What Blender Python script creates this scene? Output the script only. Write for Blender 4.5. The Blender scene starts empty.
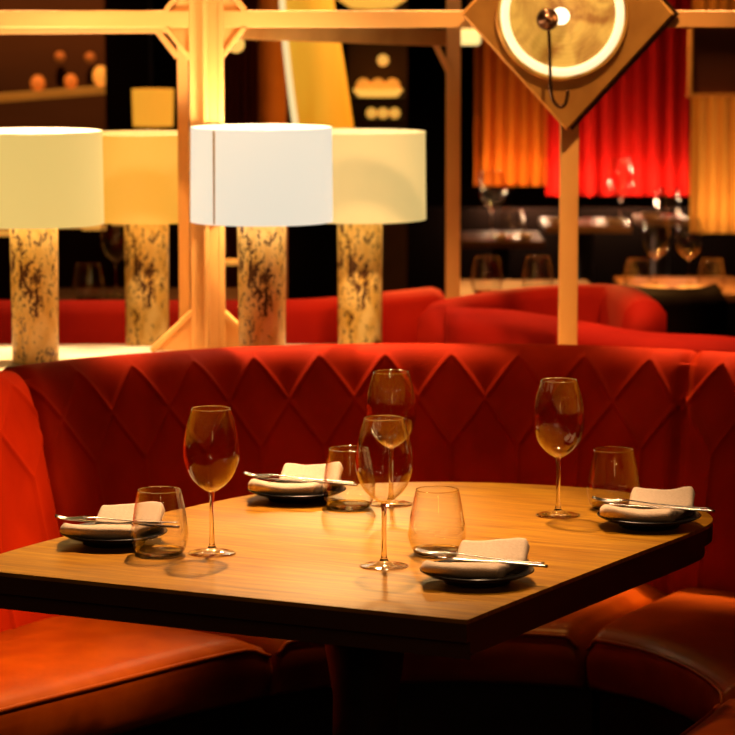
import bpy, bmesh, math, random
from mathutils import Vector, Matrix, noise
random.seed(7)
PI = math.pi
C = bpy.context.scene.collection
SC = bpy.context.scene

# ------------------------------------------------------------------ camera maths
FPX = 3000.0
TH = math.atan(377.5 / FPX)
EYE = 1.57
_c, _s = math.cos(TH), math.sin(TH)
def _ray(px, py):
    u = (px - 367.5) / FPX; v = (py - 367.5) / FPX
    return Vector((u, _c - v * _s, -_s - v * _c))
def at(px, py, Y):
    d = _ray(px, py); t = Y / d.y
    return Vector((d.x * t, Y, EYE + d.z * t))
def onz(px, py, z):
    d = _ray(px, py); t = (z - EYE) / d.z
    return Vector((d.x * t, d.y * t, z))
TZ = 0.75
CO = onz(467, 620, TZ)
_L = onz(0, 572, TZ) - CO
AX = Vector((_L.x, _L.y, 0)).normalized()
BX = Vector((AX.y, -AX.x, 0))
def ab(a, b, z=0.0):
    p = CO + AX * a + BX * b
    return Vector((p.x, p.y, z))
ANG = math.atan2(-AX.y, -AX.x)          # table heading

# ------------------------------------------------------------------ object helpers
def link(o):
    C.objects.link(o); return o
def tag(o, label=None, cat=None, group=None, kind=None):
    if label: o['label'] = label
    if cat: o['category'] = cat
    if group: o['group'] = group
    if kind: o['kind'] = kind
    return o
def empty(name, loc, label, cat, group=None, rz=0):
    o = link(bpy.data.objects.new(name, None))
    o.empty_display_size = 0.05
    o.location = loc; o.rotation_euler = (0, 0, rz)
    return tag(o, label, cat, group)
def obj(name, bm, mat, parent=None, smooth=True, bevel=0, subsurf=0, loc=None, rot=None, auto=None):
    bmesh.ops.recalc_face_normals(bm, faces=bm.faces)
    me = bpy.data.meshes.new(name); bm.to_mesh(me); bm.free()
    me.materials.append(mat)
    o = link(bpy.data.objects.new(name, me))
    if parent: o.parent = parent
    if loc is not None: o.location = loc
    if rot is not None: o.rotation_euler = rot
    for p in me.polygons: p.use_smooth = smooth
    if bevel:
        m = o.modifiers.new('bevel', 'BEVEL'); m.width = bevel; m.segments = 3
        m.limit_method = 'ANGLE'; m.angle_limit = math.radians(40)
    if subsurf:
        m = o.modifiers.new('sub', 'SUBSURF'); m.levels = subsurf; m.render_levels = subsurf
    if smooth and auto:
        bm2 = bmesh.new(); bm2.from_mesh(me)
        for e in bm2.edges:
            if len(e.link_faces) == 2 and e.calc_face_angle(0) > math.radians(auto): e.smooth = False
        bm2.to_mesh(me); bm2.free()
    return o
def kids(o): return [c for c in list(C.objects) if c.parent == o]
def copy_tree(o, parent=None):
    c = o.copy(); C.objects.link(c)
    if parent: c.parent = parent
    for ch in kids(o): copy_tree(ch, c)
    return c
def dup(o, loc, label, rz=None, group=None):
    c = copy_tree(o); c.location = loc; c['label'] = label
    if rz is not None: c.rotation_euler = (0, 0, rz)
    if group: c['group'] = group
    return c

# ------------------------------------------------------------------ shape helpers
def add_box(bm, c, s, rot=None):
    g = bmesh.ops.create_cube(bm, size=1.0)
    M = Matrix.Translation(Vector(c))
    if rot is not None: M = M @ rot
    bmesh.ops.transform(bm, matrix=M @ Matrix.Diagonal((*s, 1)), verts=g['verts'])
    return bm
def box(c, s, rot=None): return add_box(bmesh.new(), c, s, rot)
def bar(bm, p, q, w, h):
    """rectangular bar from p to q, w across (horizontal), h the other way"""
    p, q = Vector(p), Vector(q); d = q - p; L = d.length; x = d.normalized()
    up = Vector((0, 1, 0)) if abs(x.y) < .7 else Vector((0, 0, 1))
    z = x.cross(up).normalized(); y = z.cross(x)
    R = Matrix((x, y, z)).transposed().to_4x4()
    return add_box(bm, (p + q) / 2, (L, w, h), R)
def lathe(bm, prof, n=48, c=(0, 0, 0), close=False, jig=None):
    rings = []
    for r, z in prof:
        if r < 1e-6: rings.append([bm.verts.new((c[0], c[1], c[2] + z))])
        else:
            rings.append([bm.verts.new((c[0] + r * math.cos(2 * PI * i / n), c[1] + r * math.sin(2 * PI * i / n), c[2] + z)) for i in range(n)])
    pairs = list(zip(rings, rings[1:]))
    if close: pairs.append((rings[-1], rings[0]))
    for A, B in pairs:
        for i in range(n):
            j = (i + 1) % n
            if len(A) == 1 and len(B) == 1: continue
            if len(A) == 1: bm.faces.new((A[0], B[i], B[j]))
            elif len(B) == 1: bm.faces.new((A[i], A[j], B[0]))
            else: bm.faces.new((A[i], A[j], B[j], B[i]))
    return bm
def spline(pts, n):
    """Catmull-Rom through pts, n samples even in arc length"""
    P = [Vector(p) for p in pts]
    P = [P[0] * 2 - P[1]] + P + [P[-1] * 2 - P[-2]]
    out = []
    for i in range(1, len(P) - 2):
        for k in range(24):
            t = k / 24; a, b, c, d = P[i - 1], P[i], P[i + 1], P[i + 2]
            out.append(.5 * ((2 * b) + (c - a) * t + (2 * a - 5 * b + 4 * c - d) * t * t + (3 * b - a - 3 * c + d) * t ** 3))
    out.append(P[-2])
    return resample(out, n)
def resample(out, n):
    L = [0]
    for a, b in zip(out, out[1:]): L.append(L[-1] + (b - a).length)
    res = []; j = 0
    for k in range(n):
        s = L[-1] * k / (n - 1)
        while j < len(L) - 2 and L[j + 1] < s: j += 1
        f = (s - L[j]) / max(1e-9, L[j + 1] - L[j])
        res.append(out[j].lerp(out[j + 1], min(1, f)))
    return res
def tube(bm, pts, r, n=10, cap=True, rr=None):
    pts = [Vector(p) for p in pts]; rings = []; up = None
    for i, p in enumerate(pts):
        t = (pts[min(i + 1, len(pts) - 1)] - pts[max(i - 1, 0)]).normalized()
        if up is None: up = t.orthogonal().normalized()
        up = (up - t * up.dot(t)).normalized(); v = t.cross(up)
        R = rr[i] if rr else r
        rings.append([bm.verts.new(p + (up * math.cos(2 * PI * k / n) + v * math.sin(2 * PI * k / n)) * R) for k in range(n)])
    for A, B in zip(rings, rings[1:]):
        for i in range(n):
            j = (i + 1) % n; bm.faces.new((A[i], A[j], B[j], B[i]))
    if cap: bm.faces.new(rings[0]); bm.faces.new(rings[-1])
    return bm
def grid(bm, rows, closed=False, caps=False):
    V = [[bm.verts.new(p) for p in r] for r in rows]
    for A, B in zip(V, V[1:]):
        m = len(A)
        for i in range(m if closed else m - 1):
            j = (i + 1) % m; bm.faces.new((A[i], A[j], B[j], B[i]))
    if caps:
        bm.faces.new(V[0]); bm.faces.new(V[-1])
    return bm
def prism(bm, pts, z0, z1, inset=0, z2=None):
    """outline prism; pts world xy"""
    a = [bm.verts.new((p[0], p[1], z1)) for p in pts]
    b = [bm.verts.new((p[0], p[1], z0)) for p in pts]
    n = len(pts)
    for i in range(n): bm.faces.new((a[i], a[(i + 1) % n], b[(i + 1) % n], b[i]))
    bm.faces.new(a); bm.faces.new(b)
    return bm

# ------------------------------------------------------------------ materials
def mat(name):
    m = bpy.data.materials.new(name); m.use_nodes = True
    nt = m.node_tree; nt.nodes.clear()
    out = nt.nodes.new('ShaderNodeOutputMaterial')
    return m, nt, out
def N(nt, t, **kw):
    n = nt.nodes.new(t)
    for k, v in kw.items():
        if k in n.inputs: n.inputs[k].default_value = v
        else: setattr(n, k, v)
    return n
def ramp(nt, src, stops):
    r = nt.nodes.new('ShaderNodeValToRGB'); e = r.color_ramp.elements
    while len(e) < len(stops): e.new(0.5)
    for k, (p, c) in enumerate(stops): e[k].position = p; e[k].color = (*c, 1)
    nt.links.new(src, r.inputs[0]); return r.outputs[0]
def coords(nt, scale=(1, 1, 1), rot=(0, 0, 0), kind='Object'):
    tc = nt.nodes.new('ShaderNodeTexCoord'); mp = nt.nodes.new('ShaderNodeMapping')
    mp.inputs['Scale'].default_value = scale; mp.inputs['Rotation'].default_value = rot
    nt.links.new(tc.outputs[kind], mp.inputs[0]); return mp.outputs[0]
def bsdf(nt, out, **kw):
    b = nt.nodes.new('ShaderNodeBsdfPrincipled')
    for k, v in kw.items():
        b.inputs[k].default_value = v
    nt.links.new(b.outputs[0], out.inputs[0]); return b
def c4(c): return (c[0], c[1], c[2], 1)
def bump(nt, b, h, strength=.2, dist=.002):
    n = N(nt, 'ShaderNodeBump', Strength=strength, Distance=dist)
    nt.links.new(h, n.inputs['Height']); nt.links.new(n.outputs[0], b.inputs['Normal'])
def noisy(name, c0, c1, scale=20, rough=.5, metal=0, mscale=(1, 1, 1), bumpy=0, spec=.5, sheen=0, sheen_col=None, lo=.35, hi=.65, rot=(0, 0, 0), detail=4):
    m, nt, out = mat(name)
    v = coords(nt, mscale, rot)
    n = N(nt, 'ShaderNodeTexNoise', Scale=scale, Detail=detail); nt.links.new(v, n.inputs['Vector'])
    b = bsdf(nt, out, Roughness=rough, Metallic=metal, **{'Specular IOR Level': spec})
    nt.links.new(ramp(nt, n.outputs[0], [(lo, c0), (hi, c1)]), b.inputs['Base Color'])
    if sheen:
        b.inputs['Sheen Weight'].default_value = sheen; b.inputs['Sheen Roughness'].default_value = .35
        if sheen_col: b.inputs['Sheen Tint'].default_value = c4(sheen_col)
    if bumpy: bump(nt, b, n.outputs[0], bumpy)
    return m
def glow(name, c, s, base=None, scale=0, c2=None, lo=.3, hi=.7, mscale=(1, 1, 1), detail=4):
    """emissive material, for lamps and for glow painted onto other things"""
    m, nt, out = mat(name)
    b = bsdf(nt, out, Roughness=.7)
    b.inputs['Base Color'].default_value = c4(base or [x * .7 for x in c])
    b.inputs['Emission Color'].default_value = c4(c); b.inputs['Emission Strength'].default_value = s
    if scale:
        v = coords(nt, mscale)
        n = N(nt, 'ShaderNodeTexNoise', Scale=scale, Detail=detail, Distortion=1.5); nt.links.new(v, n.inputs['Vector'])
        nt.links.new(ramp(nt, n.outputs[0], [(lo, c2), (hi, c)]), b.inputs['Emission Color'])
    return m

VELVET = noisy('red_velvet', (.25, .0085, .0005), (.36, .015, .0007), 9, .75, bumpy=.05, spec=.08, sheen=.22, sheen_col=(1, .14, .01), mscale=(1, 1, .6))
VELVET.node_tree.nodes['Principled BSDF'].inputs['Specular Tint'].default_value = (1, .3, .04, 1)
PIPING_M = noisy('red_piping', (.40, .012, .003), (.5, .02, .004), 30, .6, spec=.3)
LEATHER = noisy('red_brown_leather', (.30, .040, .001), (.40, .064, .0012), 14, .32, bumpy=.06, spec=.35)
LEATHER.node_tree.nodes['Principled BSDF'].inputs['Specular Tint'].default_value = (1, .6, .16, 1)
DARK = noisy('dark_plinth', (.010, .004, .002), (.016, .006, .003), 8, .6)
BLACKW = noisy('black_wall', (.006, .003, .002), (.012, .005, .003), 3, .8, spec=.1)
BROWNW = noisy('brown_wall', (.07, .022, .006), (.11, .034, .009), 3, .8, spec=.1, mscale=(.3, 1, 1))
FLOORM = noisy('dark_floor', (.012, .006, .003), (.02, .010, .005), 6, .6)
STONE = noisy('pale_stone', (.74, .62, .46), (.84, .72, .54), 12, .45)
OAK = noisy('pale_oak', (.62, .29, .07), (.78, .42, .12), 9, .5, mscale=(1, 1, .12), bumpy=.04)
OAKH = noisy('pale_oak_rail', (.62, .29, .07), (.78, .42, .12), 9, .5, mscale=(.12, 1, 1), bumpy=.04)
BRASS = noisy('aged_brass', (.42, .17, .03), (.70, .34, .07), 7, .40, metal=.7, lo=.3, hi=.7)
DARKMETAL = noisy('dark_bronze', (.05, .02, .008), (.09, .035, .012), 30, .3, metal=.9)
PLATE = noisy('black_glaze', (.006, .005, .005), (.012, .009, .008), 40, .25)
NAPKIN = noisy('white_linen', (.80, .61, .42), (.88, .69, .50), 300, .85, bumpy=.25, spec=.15)
STEEL = noisy('polished_steel', (.55, .52, .48), (.65, .6, .55), 20, .18, metal=1)
WHITE_CHINA = noisy('ivory_china', (.66, .46, .20), (.74, .54, .26), 30, .4, spec=.3)
RED_CURT = noisy('red_curtain', (.62, .010, .006), (.75, .018, .010), 5, .85, spec=.1, mscale=(6, 6, .3))
OR_CURT = noisy('amber_curtain', (.60, .135, .006), (.70, .18, .010), 5, .85, spec=.1, mscale=(6, 6, .3))
BEIGE_CURT = noisy('beige_curtain', (.50, .22, .035), (.60, .27, .045), 5, .85, spec=.1, mscale=(6, 6, .3))
ORANGE_COL = noisy('amber_column', (.55, .17, .012), (.62, .21, .018), 4, .6)

def wood_table():
    m, nt, out = mat('oak_tabletop')
    v = coords(nt, (1.2, 16, 1), (0, 0, 0))
    n = N(nt, 'ShaderNodeTexNoise', Scale=4.0, Detail=6, Roughness=.6, Distortion=.6); nt.links.new(v, n.inputs['Vector'])
    v2 = coords(nt, (2.5, 60, 1))
    n2 = N(nt, 'ShaderNodeTexNoise', Scale=6.0, Detail=3); nt.links.new(v2, n2.inputs['Vector'])
    mx = N(nt, 'ShaderNodeMix'); mx.data_type = 'FLOAT'; mx.inputs[0].default_value = .4
    nt.links.new(n.outputs[0], mx.inputs[2]); nt.links.new(n2.outputs[0], mx.inputs[3])
    b = bsdf(nt, out, Roughness=.34, **{'Specular Tint': (1, .62, .12, 1)})
    nt.links.new(ramp(nt, mx.outputs[0], [(.32, (.22, .068, .003)), (.5, (.44, .185, .007)), (.68, (.66, .34, .014))]), b.inputs['Base Color'])
    rr = N(nt, 'ShaderNodeMapRange'); rr.inputs[3].default_value = .27; rr.inputs[4].default_value = .42
    nt.links.new(mx.outputs[0], rr.inputs[0]); nt.links.new(rr.outputs[0], b.inputs['Roughness'])
    bump(nt, b, mx.outputs[0], .08, .001)
    return m
TABLEW = wood_table()
DARKWOOD = noisy('dark_walnut_edge', (.06, .018, .004), (.10, .032, .007), 8, .5, mscale=(.15, .15, 1))

def marble(name, dark, mid, lite):
    m, nt, out = mat(name)
    v = coords(nt, (1, 1, .55))
    n1 = N(nt, 'ShaderNodeTexNoise', Scale=13.0, Detail=3, Distortion=2.2); nt.links.new(v, n1.inputs['Vector'])
    n2 = N(nt, 'ShaderNodeTexNoise', Scale=120.0, Detail=5, Roughness=.7, Distortion=.6); nt.links.new(v, n2.inputs['Vector'])
    n3 = N(nt, 'ShaderNodeTexNoise', Scale=26.0, Detail=3, Distortion=1.0); nt.links.new(v, n3.inputs['Vector'])
    col = ramp(nt, n3.outputs[0], [(.35, mid), (.62, lite)])
    # dark flecks, gathered into drifts
    a = N(nt, 'ShaderNodeMath', operation='MULTIPLY_ADD'); nt.links.new(n1.outputs[0], a.inputs[0]); a.inputs[1].default_value = .55; nt.links.new(n2.outputs[0], a.inputs[2])
    msk = ramp(nt, a.outputs[0], [(.812, (0, 0, 0)), (.85, (1, 1, 1))])
    mx = N(nt, 'ShaderNodeMix'); mx.data_type = 'RGBA'
    nt.links.new(msk, mx.inputs[0]); nt.links.new(col, mx.inputs[6]); mx.inputs[7].default_value = c4(dark)
    b = bsdf(nt, out, Roughness=.35)
    nt.links.new(mx.outputs[2], b.inputs['Base Color'])
    return m
MARBLE = marble('flecked_gold_marble', (.07, .02, .002), (.70, .42, .07), (.90, .68, .26))

def thin_glass():
    m, nt, out = mat('thin_clear_glass')
    lw = N(nt, 'ShaderNodeLayerWeight', Blend=.5)
    p = N(nt, 'ShaderNodeMath', operation='POWER'); nt.links.new(lw.outputs['Facing'], p.inputs[0]); p.inputs[1].default_value = 2.6
    q = N(nt, 'ShaderNodeMath', operation='MULTIPLY_ADD'); nt.links.new(p.outputs[0], q.inputs[0]); q.inputs[1].default_value = .9; q.inputs[2].default_value = .035
    t = N(nt, 'ShaderNodeBsdfTransparent'); t.inputs[0].default_value = (.995, .99, .985, 1)
    g = N(nt, 'ShaderNodeBsdfGlossy', Roughness=.03); g.inputs[0].default_value = (1, .97, .93, 1)
    mx = N(nt, 'ShaderNodeMixShader'); nt.links.new(q.outputs[0], mx.inputs[0]); nt.links.new(t.outputs[0], mx.inputs[1]); nt.links.new(g.outputs[0], mx.inputs[2])
    nt.links.new(mx.outputs[0], out.inputs[0]); return m
THIN = thin_glass()
def solid_glass():
    m, nt, out = mat('solid_clear_glass')
    g = N(nt, 'ShaderNodeBsdfGlass', Roughness=.0, IOR=1.5); g.inputs[0].default_value = (1, .98, .95, 1)
    nt.links.new(g.outputs[0], out.inputs[0]); return m
SOLID = solid_glass()

# ------------------------------------------------------------------ the room
def struct(name, bm, m, **kw): return tag(obj(name, bm, m, **kw), kind='structure')
RX0, RX1, RY0, RY1, RH = -4.2, 4.2, -0.8, 12.2, 3.3
struct('floor', box(((RX0 + RX1) / 2, (RY0 + RY1) / 2, -.05), (RX1 - RX0 + .4, RY1 - RY0 + .4, .1)), FLOORM, smooth=False)
struct('ceiling', box(((RX0 + RX1) / 2, (RY0 + RY1) / 2, RH + .05), (RX1 - RX0 + .4, RY1 - RY0 + .4, .1)), BLACKW, smooth=False)
struct('wall_back', box((0, RY1 + .05, RH / 2), (RX1 - RX0 + .4, .1, RH)), BLACKW, smooth=False)
struct('wall_front', box((0, RY0 - .05, RH / 2), (RX1 - RX0 + .4, .1, RH)), BLACKW, smooth=False)
struct('wall_left', box((RX0 - .05, (RY0 + RY1) / 2, RH / 2), (.1, RY1 - RY0, RH)), BLACKW, smooth=False)
struct('wall_right', box((RX1 + .05, (RY0 + RY1) / 2, RH / 2), (.1, RY1 - RY0, RH)), BLACKW, smooth=False)

# ------------------------------------------------------------------ table
t = empty('dining_table', ab(.4, .5), 'rounded oak dining table laid for four in front of the curved red banquette', 'table', rz=ANG)
TI = t.matrix_basis.copy()
TMAT = (Matrix.Translation(t.location) @ Matrix.Rotation(ANG, 4, 'Z')).inverted()
outline_ab = [(0, 0), (-.012, .28), (-.026, .55), (-.037, .73), (-.030, .85), (.033, .948), (.13, 1.015), (.239, 1.045), (.356, 1.038), (.46, 1.012),
              (.56, .962), (.66, .868), (.725, .745), (.762, .579), (.786, .42), (.803, .232), (.806, .12), (.803, 0)]
core = spline([ab(a, b) for a, b in outline_ab], 90)
def loc_xy(P): return [(TMAT @ p) for p in P]
oc = loc_xy(core)
cen = Vector((sum(p.x for p in oc) / len(oc), sum(p.y for p in oc) / len(oc), 0))
def inset(P, d):
    n = len(P); r = []
    for i, p in enumerate(P):
        tng = (P[(i + 1) % n] - P[i - 1]).normalized(); nn = Vector((-tng.y, tng.x, 0))
        if nn.dot(cen - p) < 0: nn = -nn
        r.append(p + nn * d)
    return r
obj('tabletop', prism(bmesh.new(), oc, TZ - .006, TZ), TABLEW, t, smooth=False)
obj('table_edge', prism(bmesh.new(), oc, TZ - .031, TZ - .0062), DARKWOOD, t, smooth=False)
obj('apron', prism(bmesh.new(), inset(oc, .012), TZ - .056, TZ - .0312), DARKWOOD, t, smooth=False)
obj('pedestal', lathe(bmesh.new(), [(0, .03), (.07, .03), (.055, .1), (.05, .5), (.08, TZ - .0565), (0, TZ - .0565)], 32), DARK, t)
obj('foot', lathe(bmesh.new(), [(0, 0), (.30, 0), (.30, .012), (.1, .03), (0, .03)], 48), DARK, t, auto=40)

# ------------------------------------------------------------------ banquette
bq = empty('banquette', ab(.4, 1.5), 'curved red velvet banquette with quilted back and leather seats around the table', 'banquette')
BL = bq.location.copy()
RIDGE_W = [(1.50, -.35), (1.47, .0), (1.445, .35), (1.42, .7), (1.40, .95), (1.39, 1.075)]
RIDGE_A = [(1.415, 1.10), (1.365, 1.278), (1.272, 1.441), (1.183, 1.559), (.997, 1.707), (.822, 1.795), (.658, 1.859), (.5, 1.885), (.396, 1.889)]
def mir(P): return [(.792 - a, b) for a, b in P][::-1]
PROFILE = [(-.085, .10), (-.085, .45), (-.083, .77), (-.078, .834), (-.062, .863), (-.035, .8785), (-.005, .879), (.018, .865), (.034, .837), (.050, .78), (.075, .68), (.098, .58), (.125, .46), (.135, .40)]
def profile_samples(n_front):
    pf = spline([(a, b, 0) for a, b in PROFILE], 320)
    top = max(range(320), key=lambda i: pf[i].y)
    back = pf[:top:10]
    front = resample(pf[top:], n_front)
    s = [0]
    for a, b in zip(front, front[1:]): s.append(s[-1] + (b - a).length)
    return [(p.x, p.y, None) for p in back] + [(p.x, p.y, v) for p, v in zip(front, s)]
SP, VT, VB = .133, .040, .222
def groove(u, v):
    if v is None: return 0.0
    if v < .012: return 0
    x = u / SP
    fr = lambda q: abs(q - round(q)) * SP
    if v < VT: d = math.hypot(fr(x), 0)
    elif v < VB:
        tau = (v - VT) / (VB - VT); sl = SP / (VB - VT); k = 1 / math.sqrt(1 + sl * sl)
        d = min(fr(x - tau), fr(x + tau)) * k
    else: d = fr(x)
    g = .0042 * math.exp(-(d / .0042) ** 2) + .0022 * math.exp(-(d / .016) ** 2)
    f = min(1, max(0, (v - .012) / .035))
    return g * f
def back_panel(ctrl, u0, step=.003, n_front=170):
    pts = [ab(a, b) for a, b in ctrl]
    tmp = spline(pts, 200); L = sum((b - a).length for a, b in zip(tmp, tmp[1:]))
    n = int(L / step); P = spline(pts, n)
    prof = profile_samples(n_front); rows = []
    ctr = ab(.4, .6)
    for i, p in enumerate(P):
        tg = (P[min(i + 1, n - 1)] - P[max(i - 1, 0)]).normalized(); nn = Vector((-tg.y, tg.x, 0))
        if nn.dot(ctr - p) < 0: nn = -nn
        u = L * i / (n - 1); e = min(u, L - u)
        edge = -.020 * math.exp(-(e / .014) ** 2)
        row = []
        for k, (o, z, v) in enumerate(prof):
            o2 = o + groove(u - u0, v); z2 = z
            if v is not None: o2 += edge; z2 += edge * .3 * (1 if v < .05 else 0)
            q = p + nn * o2 - BL; row.append(Vector((q.x, q.y, z2)))
        rows.append(row)
    bm = bmesh.new(); grid(bm, rows)
    V = list(bm.verts); m = len(prof)
    bm.verts.ensure_lookup_table()
    bm.faces.new([bm.verts[i] for i in range(m)]); bm.faces.new([bm.verts[(len(rows) - 1) * m + i] for i in range(m)])
    return bm
def arc_u(px):
    """arc length along the left corner ridge under photo column px"""
    P = spline([ab(a, b) for a, b in RIDGE_A], 400); s = 0
    for a, b in zip(P, P[1:]):
        s += (b - a).length
        if 367.5 + FPX * b.x / (b.y * .993) > px: return s
    return s
U0 = arc_u(384)
for ctrl, u0 in ((RIDGE_W, .03), (RIDGE_A, U0), (mir(RIDGE_A), .075), (mir(RIDGE_W), .05)):
    obj('back_cushion', back_panel(ctrl, u0, *((.003, 170) if len(ctrl) == 9 else (.004, 120))), VELVET, bq)
SEATS = [
    ([(1.08, -.30), (1.05, .1), (.999, .397), (.949, .62), (.896, .856), (.845, 1.02)], [(1.40, -.35), (1.375, .0), (1.35, .35), (1.325, .7), (1.305, .95), (1.29, 1.06)]),
    ([(.838, 1.035), (.80, 1.105), (.735, 1.175), (.62, 1.25), (.524, 1.288), (.390, 1.318)], [(1.285, 1.08), (1.18, 1.33), (1.07, 1.48), (.88, 1.63), (.65, 1.73), (.392, 1.77)]),
    ([(.372, 1.316), (.252, 1.272), (.15, 1.195), (.075, 1.11), (.03, 1.045), (.012, 1.012)], [(.386, 1.77), (.14, 1.73), (-.09, 1.63), (-.28, 1.48), (-.39, 1.33), (-.495, 1.08)]),
    ([(.008, .995), (-.012, .9), (-.022, .75), (-.03, .55), (-.045, .2), (-.06, -.3)], [(-.498, 1.06), (-.513, .95), (-.533, .7), (-.558, .35), (-.583, 0), (-.61, -.35)]),
]
SEATZ = .45
for inn, outc in SEATS:
    I = spline([ab(*p) for p in inn], 70); O = spline([ab(*p) for p in outc], 70)
    prof = [(.02, .335), (.006, .345), (0, .365), (-.002, .39), (.0, .415), (.008, .433), (.022, .444), (.05, .449), (.15, .453), (.30, .451), (.42, .449)]
    rows = []; pipe = []
    for i in range(70):
        d = (O[i] - I[i]); W = d.length; d.normalize()
        tl = min(i, 69 - i) / 69; drop = -.020 * math.exp(-(tl / .022) ** 2)
        row = []
        for o, z in prof:
            q = I[i] + d * min(o, W) - BL
            row.append(Vector((q.x, q.y, z + (drop if z > .41 else 0))))
        q = O[i] - BL; row.append(Vector((q.x, q.y, .447 + drop))); row.append(Vector((q.x, q.y, .335)))
        rows.append(row)
        q = I[i] + d * .004 - BL; pipe.append(Vector((q.x, q.y, .431 + drop)))
    bm = grid(bmesh.new(), rows, closed=True, caps=True)
    sc = obj('seat_cushion', bm, LEATHER, bq)
    obj('piping', tube(bmesh.new(), pipe, .0042, 8), LEATHER, sc)
    rows = []
    for i in range(70):
        d = (O[i] - I[i]).normalized(); row = []
        for o, z in ((.07, 0.0), (.07, .3345)):
            q = I[i] + d * o - BL; row.append(Vector((q.x, q.y, z)))
        q = O[i] - BL; row += [Vector((q.x, q.y, .3345)), Vector((q.x, q.y, 0))]
        rows.append(row)
    obj('plinth', grid(bmesh.new(), rows, closed=True, caps=True), DARK, bq, smooth=False)

# ledge behind the banquette that carries lamps and screen
ridge = spline([ab(a, b) for a, b in RIDGE_A], 60) + spline([ab(a, b) for a, b in mir(RIDGE_A)], 60)[1:]
front = []
for i, p in enumerate(ridge):
    tg = (ridge[min(i + 1, len(ridge) - 1)] - ridge[max(i - 1, 0)]).normalized(); nn = Vector((-tg.y, tg.x, 0))
    if nn.dot(ab(.4, .6) - p) > 0: nn = -nn
    front.append(p + nn * .10)
front = [p for p in front if p.y > 5.3 and p.x < .465]
LZ = .828
pts = [(p.x, p.y) for p in front] + [(.47, front[-1].y), (.47, 6.26), (-1.35, 6.26), (-1.35, front[0].y)]
ledge = obj('ledge', prism(bmesh.new(), pts, LZ - .03, LZ), STONE, smooth=False)
tag(ledge, 'pale stone ledge behind the banquette that the table lamps stand on', 'ledge')
lw = obj('ledge_support', prism(bmesh.new(), [(p[0] * .98, 6.18 if p[1] > 6.2 else min(6.16, p[1] + .03)) for p in pts], 0, LZ - .0302), DARK, ledge, smooth=False)

# ------------------------------------------------------------------ timber screens
def screen(name, label, posts, beams, braces, m):
    o = empty(name, (0, posts[0][0].y, 0), label, 'screen')
    L = o.location.copy()
    for p, q, w, dd in posts:
        obj('post', bar(bmesh.new(), p - L, q - L, dd, w), OAK, o, smooth=False, bevel=.002)
    for p, q, h, dd in beams:
        obj('rail', bar(bmesh.new(), p - L, q - L, dd, h), OAKH, o, smooth=False, bevel=.002)
    for p, q, h, dd in braces:
        obj('brace', bar(bmesh.new(), p - L, q - L, dd, h), OAK, o, smooth=False, bevel=.002)
    return o
YS = 6.14
def vpost(px, Y, w, z0, z1, d):
    X = at(px, 180, Y).x
    return (Vector((X, Y, z0)), Vector((X, Y, z1)), w, d)
px2m = YS / FPX
bz = at(300, 19, YS).z; rb = .034
fs = screen('timber_screen', 'pale oak frame screen with two posts standing on the ledge behind the lamps', [
    vpost(205.5, YS, 29 * px2m, LZ + .0005, 2.5, .05), vpost(569, YS, 18 * px2m, LZ + .0005, 2.5, .04)],
    [(Vector((-1.33, YS, bz)), Vector((at(190, 0, YS).x, YS, bz)), rb, .045), (Vector((at(221, 0, YS).x, YS, bz)), Vector((at(560, 0, YS).x, YS, bz)), rb, .045),
     (Vector((at(578, 0, YS).x, YS, bz)), Vector((1.44, YS, bz)), rb, .045)],
    [], None)
L0 = fs.location.copy()
# raised fillets on the main post, corner gussets at rail and foot
X1 = at(205.5, 0, YS).x
obj('post_fillet', box((X1 + .001, -.033, (LZ + 2.5) / 2), (.010, .016, 2.5 - LZ - .002)), OAK, fs, smooth=False, bevel=.002)
obj('post_fillet', box((X1 + .031, -.012, (LZ + 2.5) / 2), (.012, .03, 2.5 - LZ - .002)), OAK, fs, smooth=False, bevel=.002)
def gusset(x0, z0, dx, dz, par, y0=-.016, y1=.016, lip=True, L=Vector((0, 0, 0))):
    bm = bmesh.new()
    tri = [(x0, z0), (x0 + dx, z0), (x0, z0 + dz)]
    a = [bm.verts.new((x, y0, z)) for x, z in tri]; b = [bm.verts.new((x, y1, z)) for x, z in tri]
    bm.faces.new(a); bm.faces.new(b)
    for i in range(3): bm.faces.new((a[i], a[(i + 1) % 3], b[(i + 1) % 3], b[i]))
    g = obj('gusset', bm, OAK, par, smooth=False)
    if lip:
        p, q = Vector((x0 + dx, 0, z0)), Vector((x0, 0, z0 + dz))
        obj('lip', bar(bmesh.new(), p, q, .05, .010), OAK, g, smooth=False, bevel=.0015)
hw = 14.5 * px2m
for sg in (-1, 1):
    xe = X1 + sg * hw
    gusset(xe, bz - rb / 2, sg * .050, -.064, fs)
    gusset(xe, bz + rb / 2, sg * .050, .064, fs)
    gusset(xe, LZ + .0065, sg * .085, .080, fs)
# rear frame, built solid for the front screen's reflection
YR = 6.38
k2 = YR / FPX
P = lambda x, y: at(x, y, YR)
rzl = P(100, 31).z
rs = screen('timber_screen', 'thinner dim oak frame behind the lamps, screen reflection built as a solid frame', [
    vpost(184, YR, 11 * k2, 0, 2.4, .04), vpost(453, 7.28, 14.5 * 7.28 / FPX, 0, 2.4, .04)],
    [(Vector((-1.5, YR, P(0, 32).z)), P(178, 28.5), 9 * k2, .04), (P(190, 28), at(446, 38, 7.28), 9.5 * k2, .04)],
    [(P(158, 31), P(178, 57), 6 * k2, .04), (at(434, 41, 7.25), at(449, 72, 7.28), 7 * k2, .04), (P(178, 332), P(156, 352), 6 * k2, .04)], None)

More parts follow.
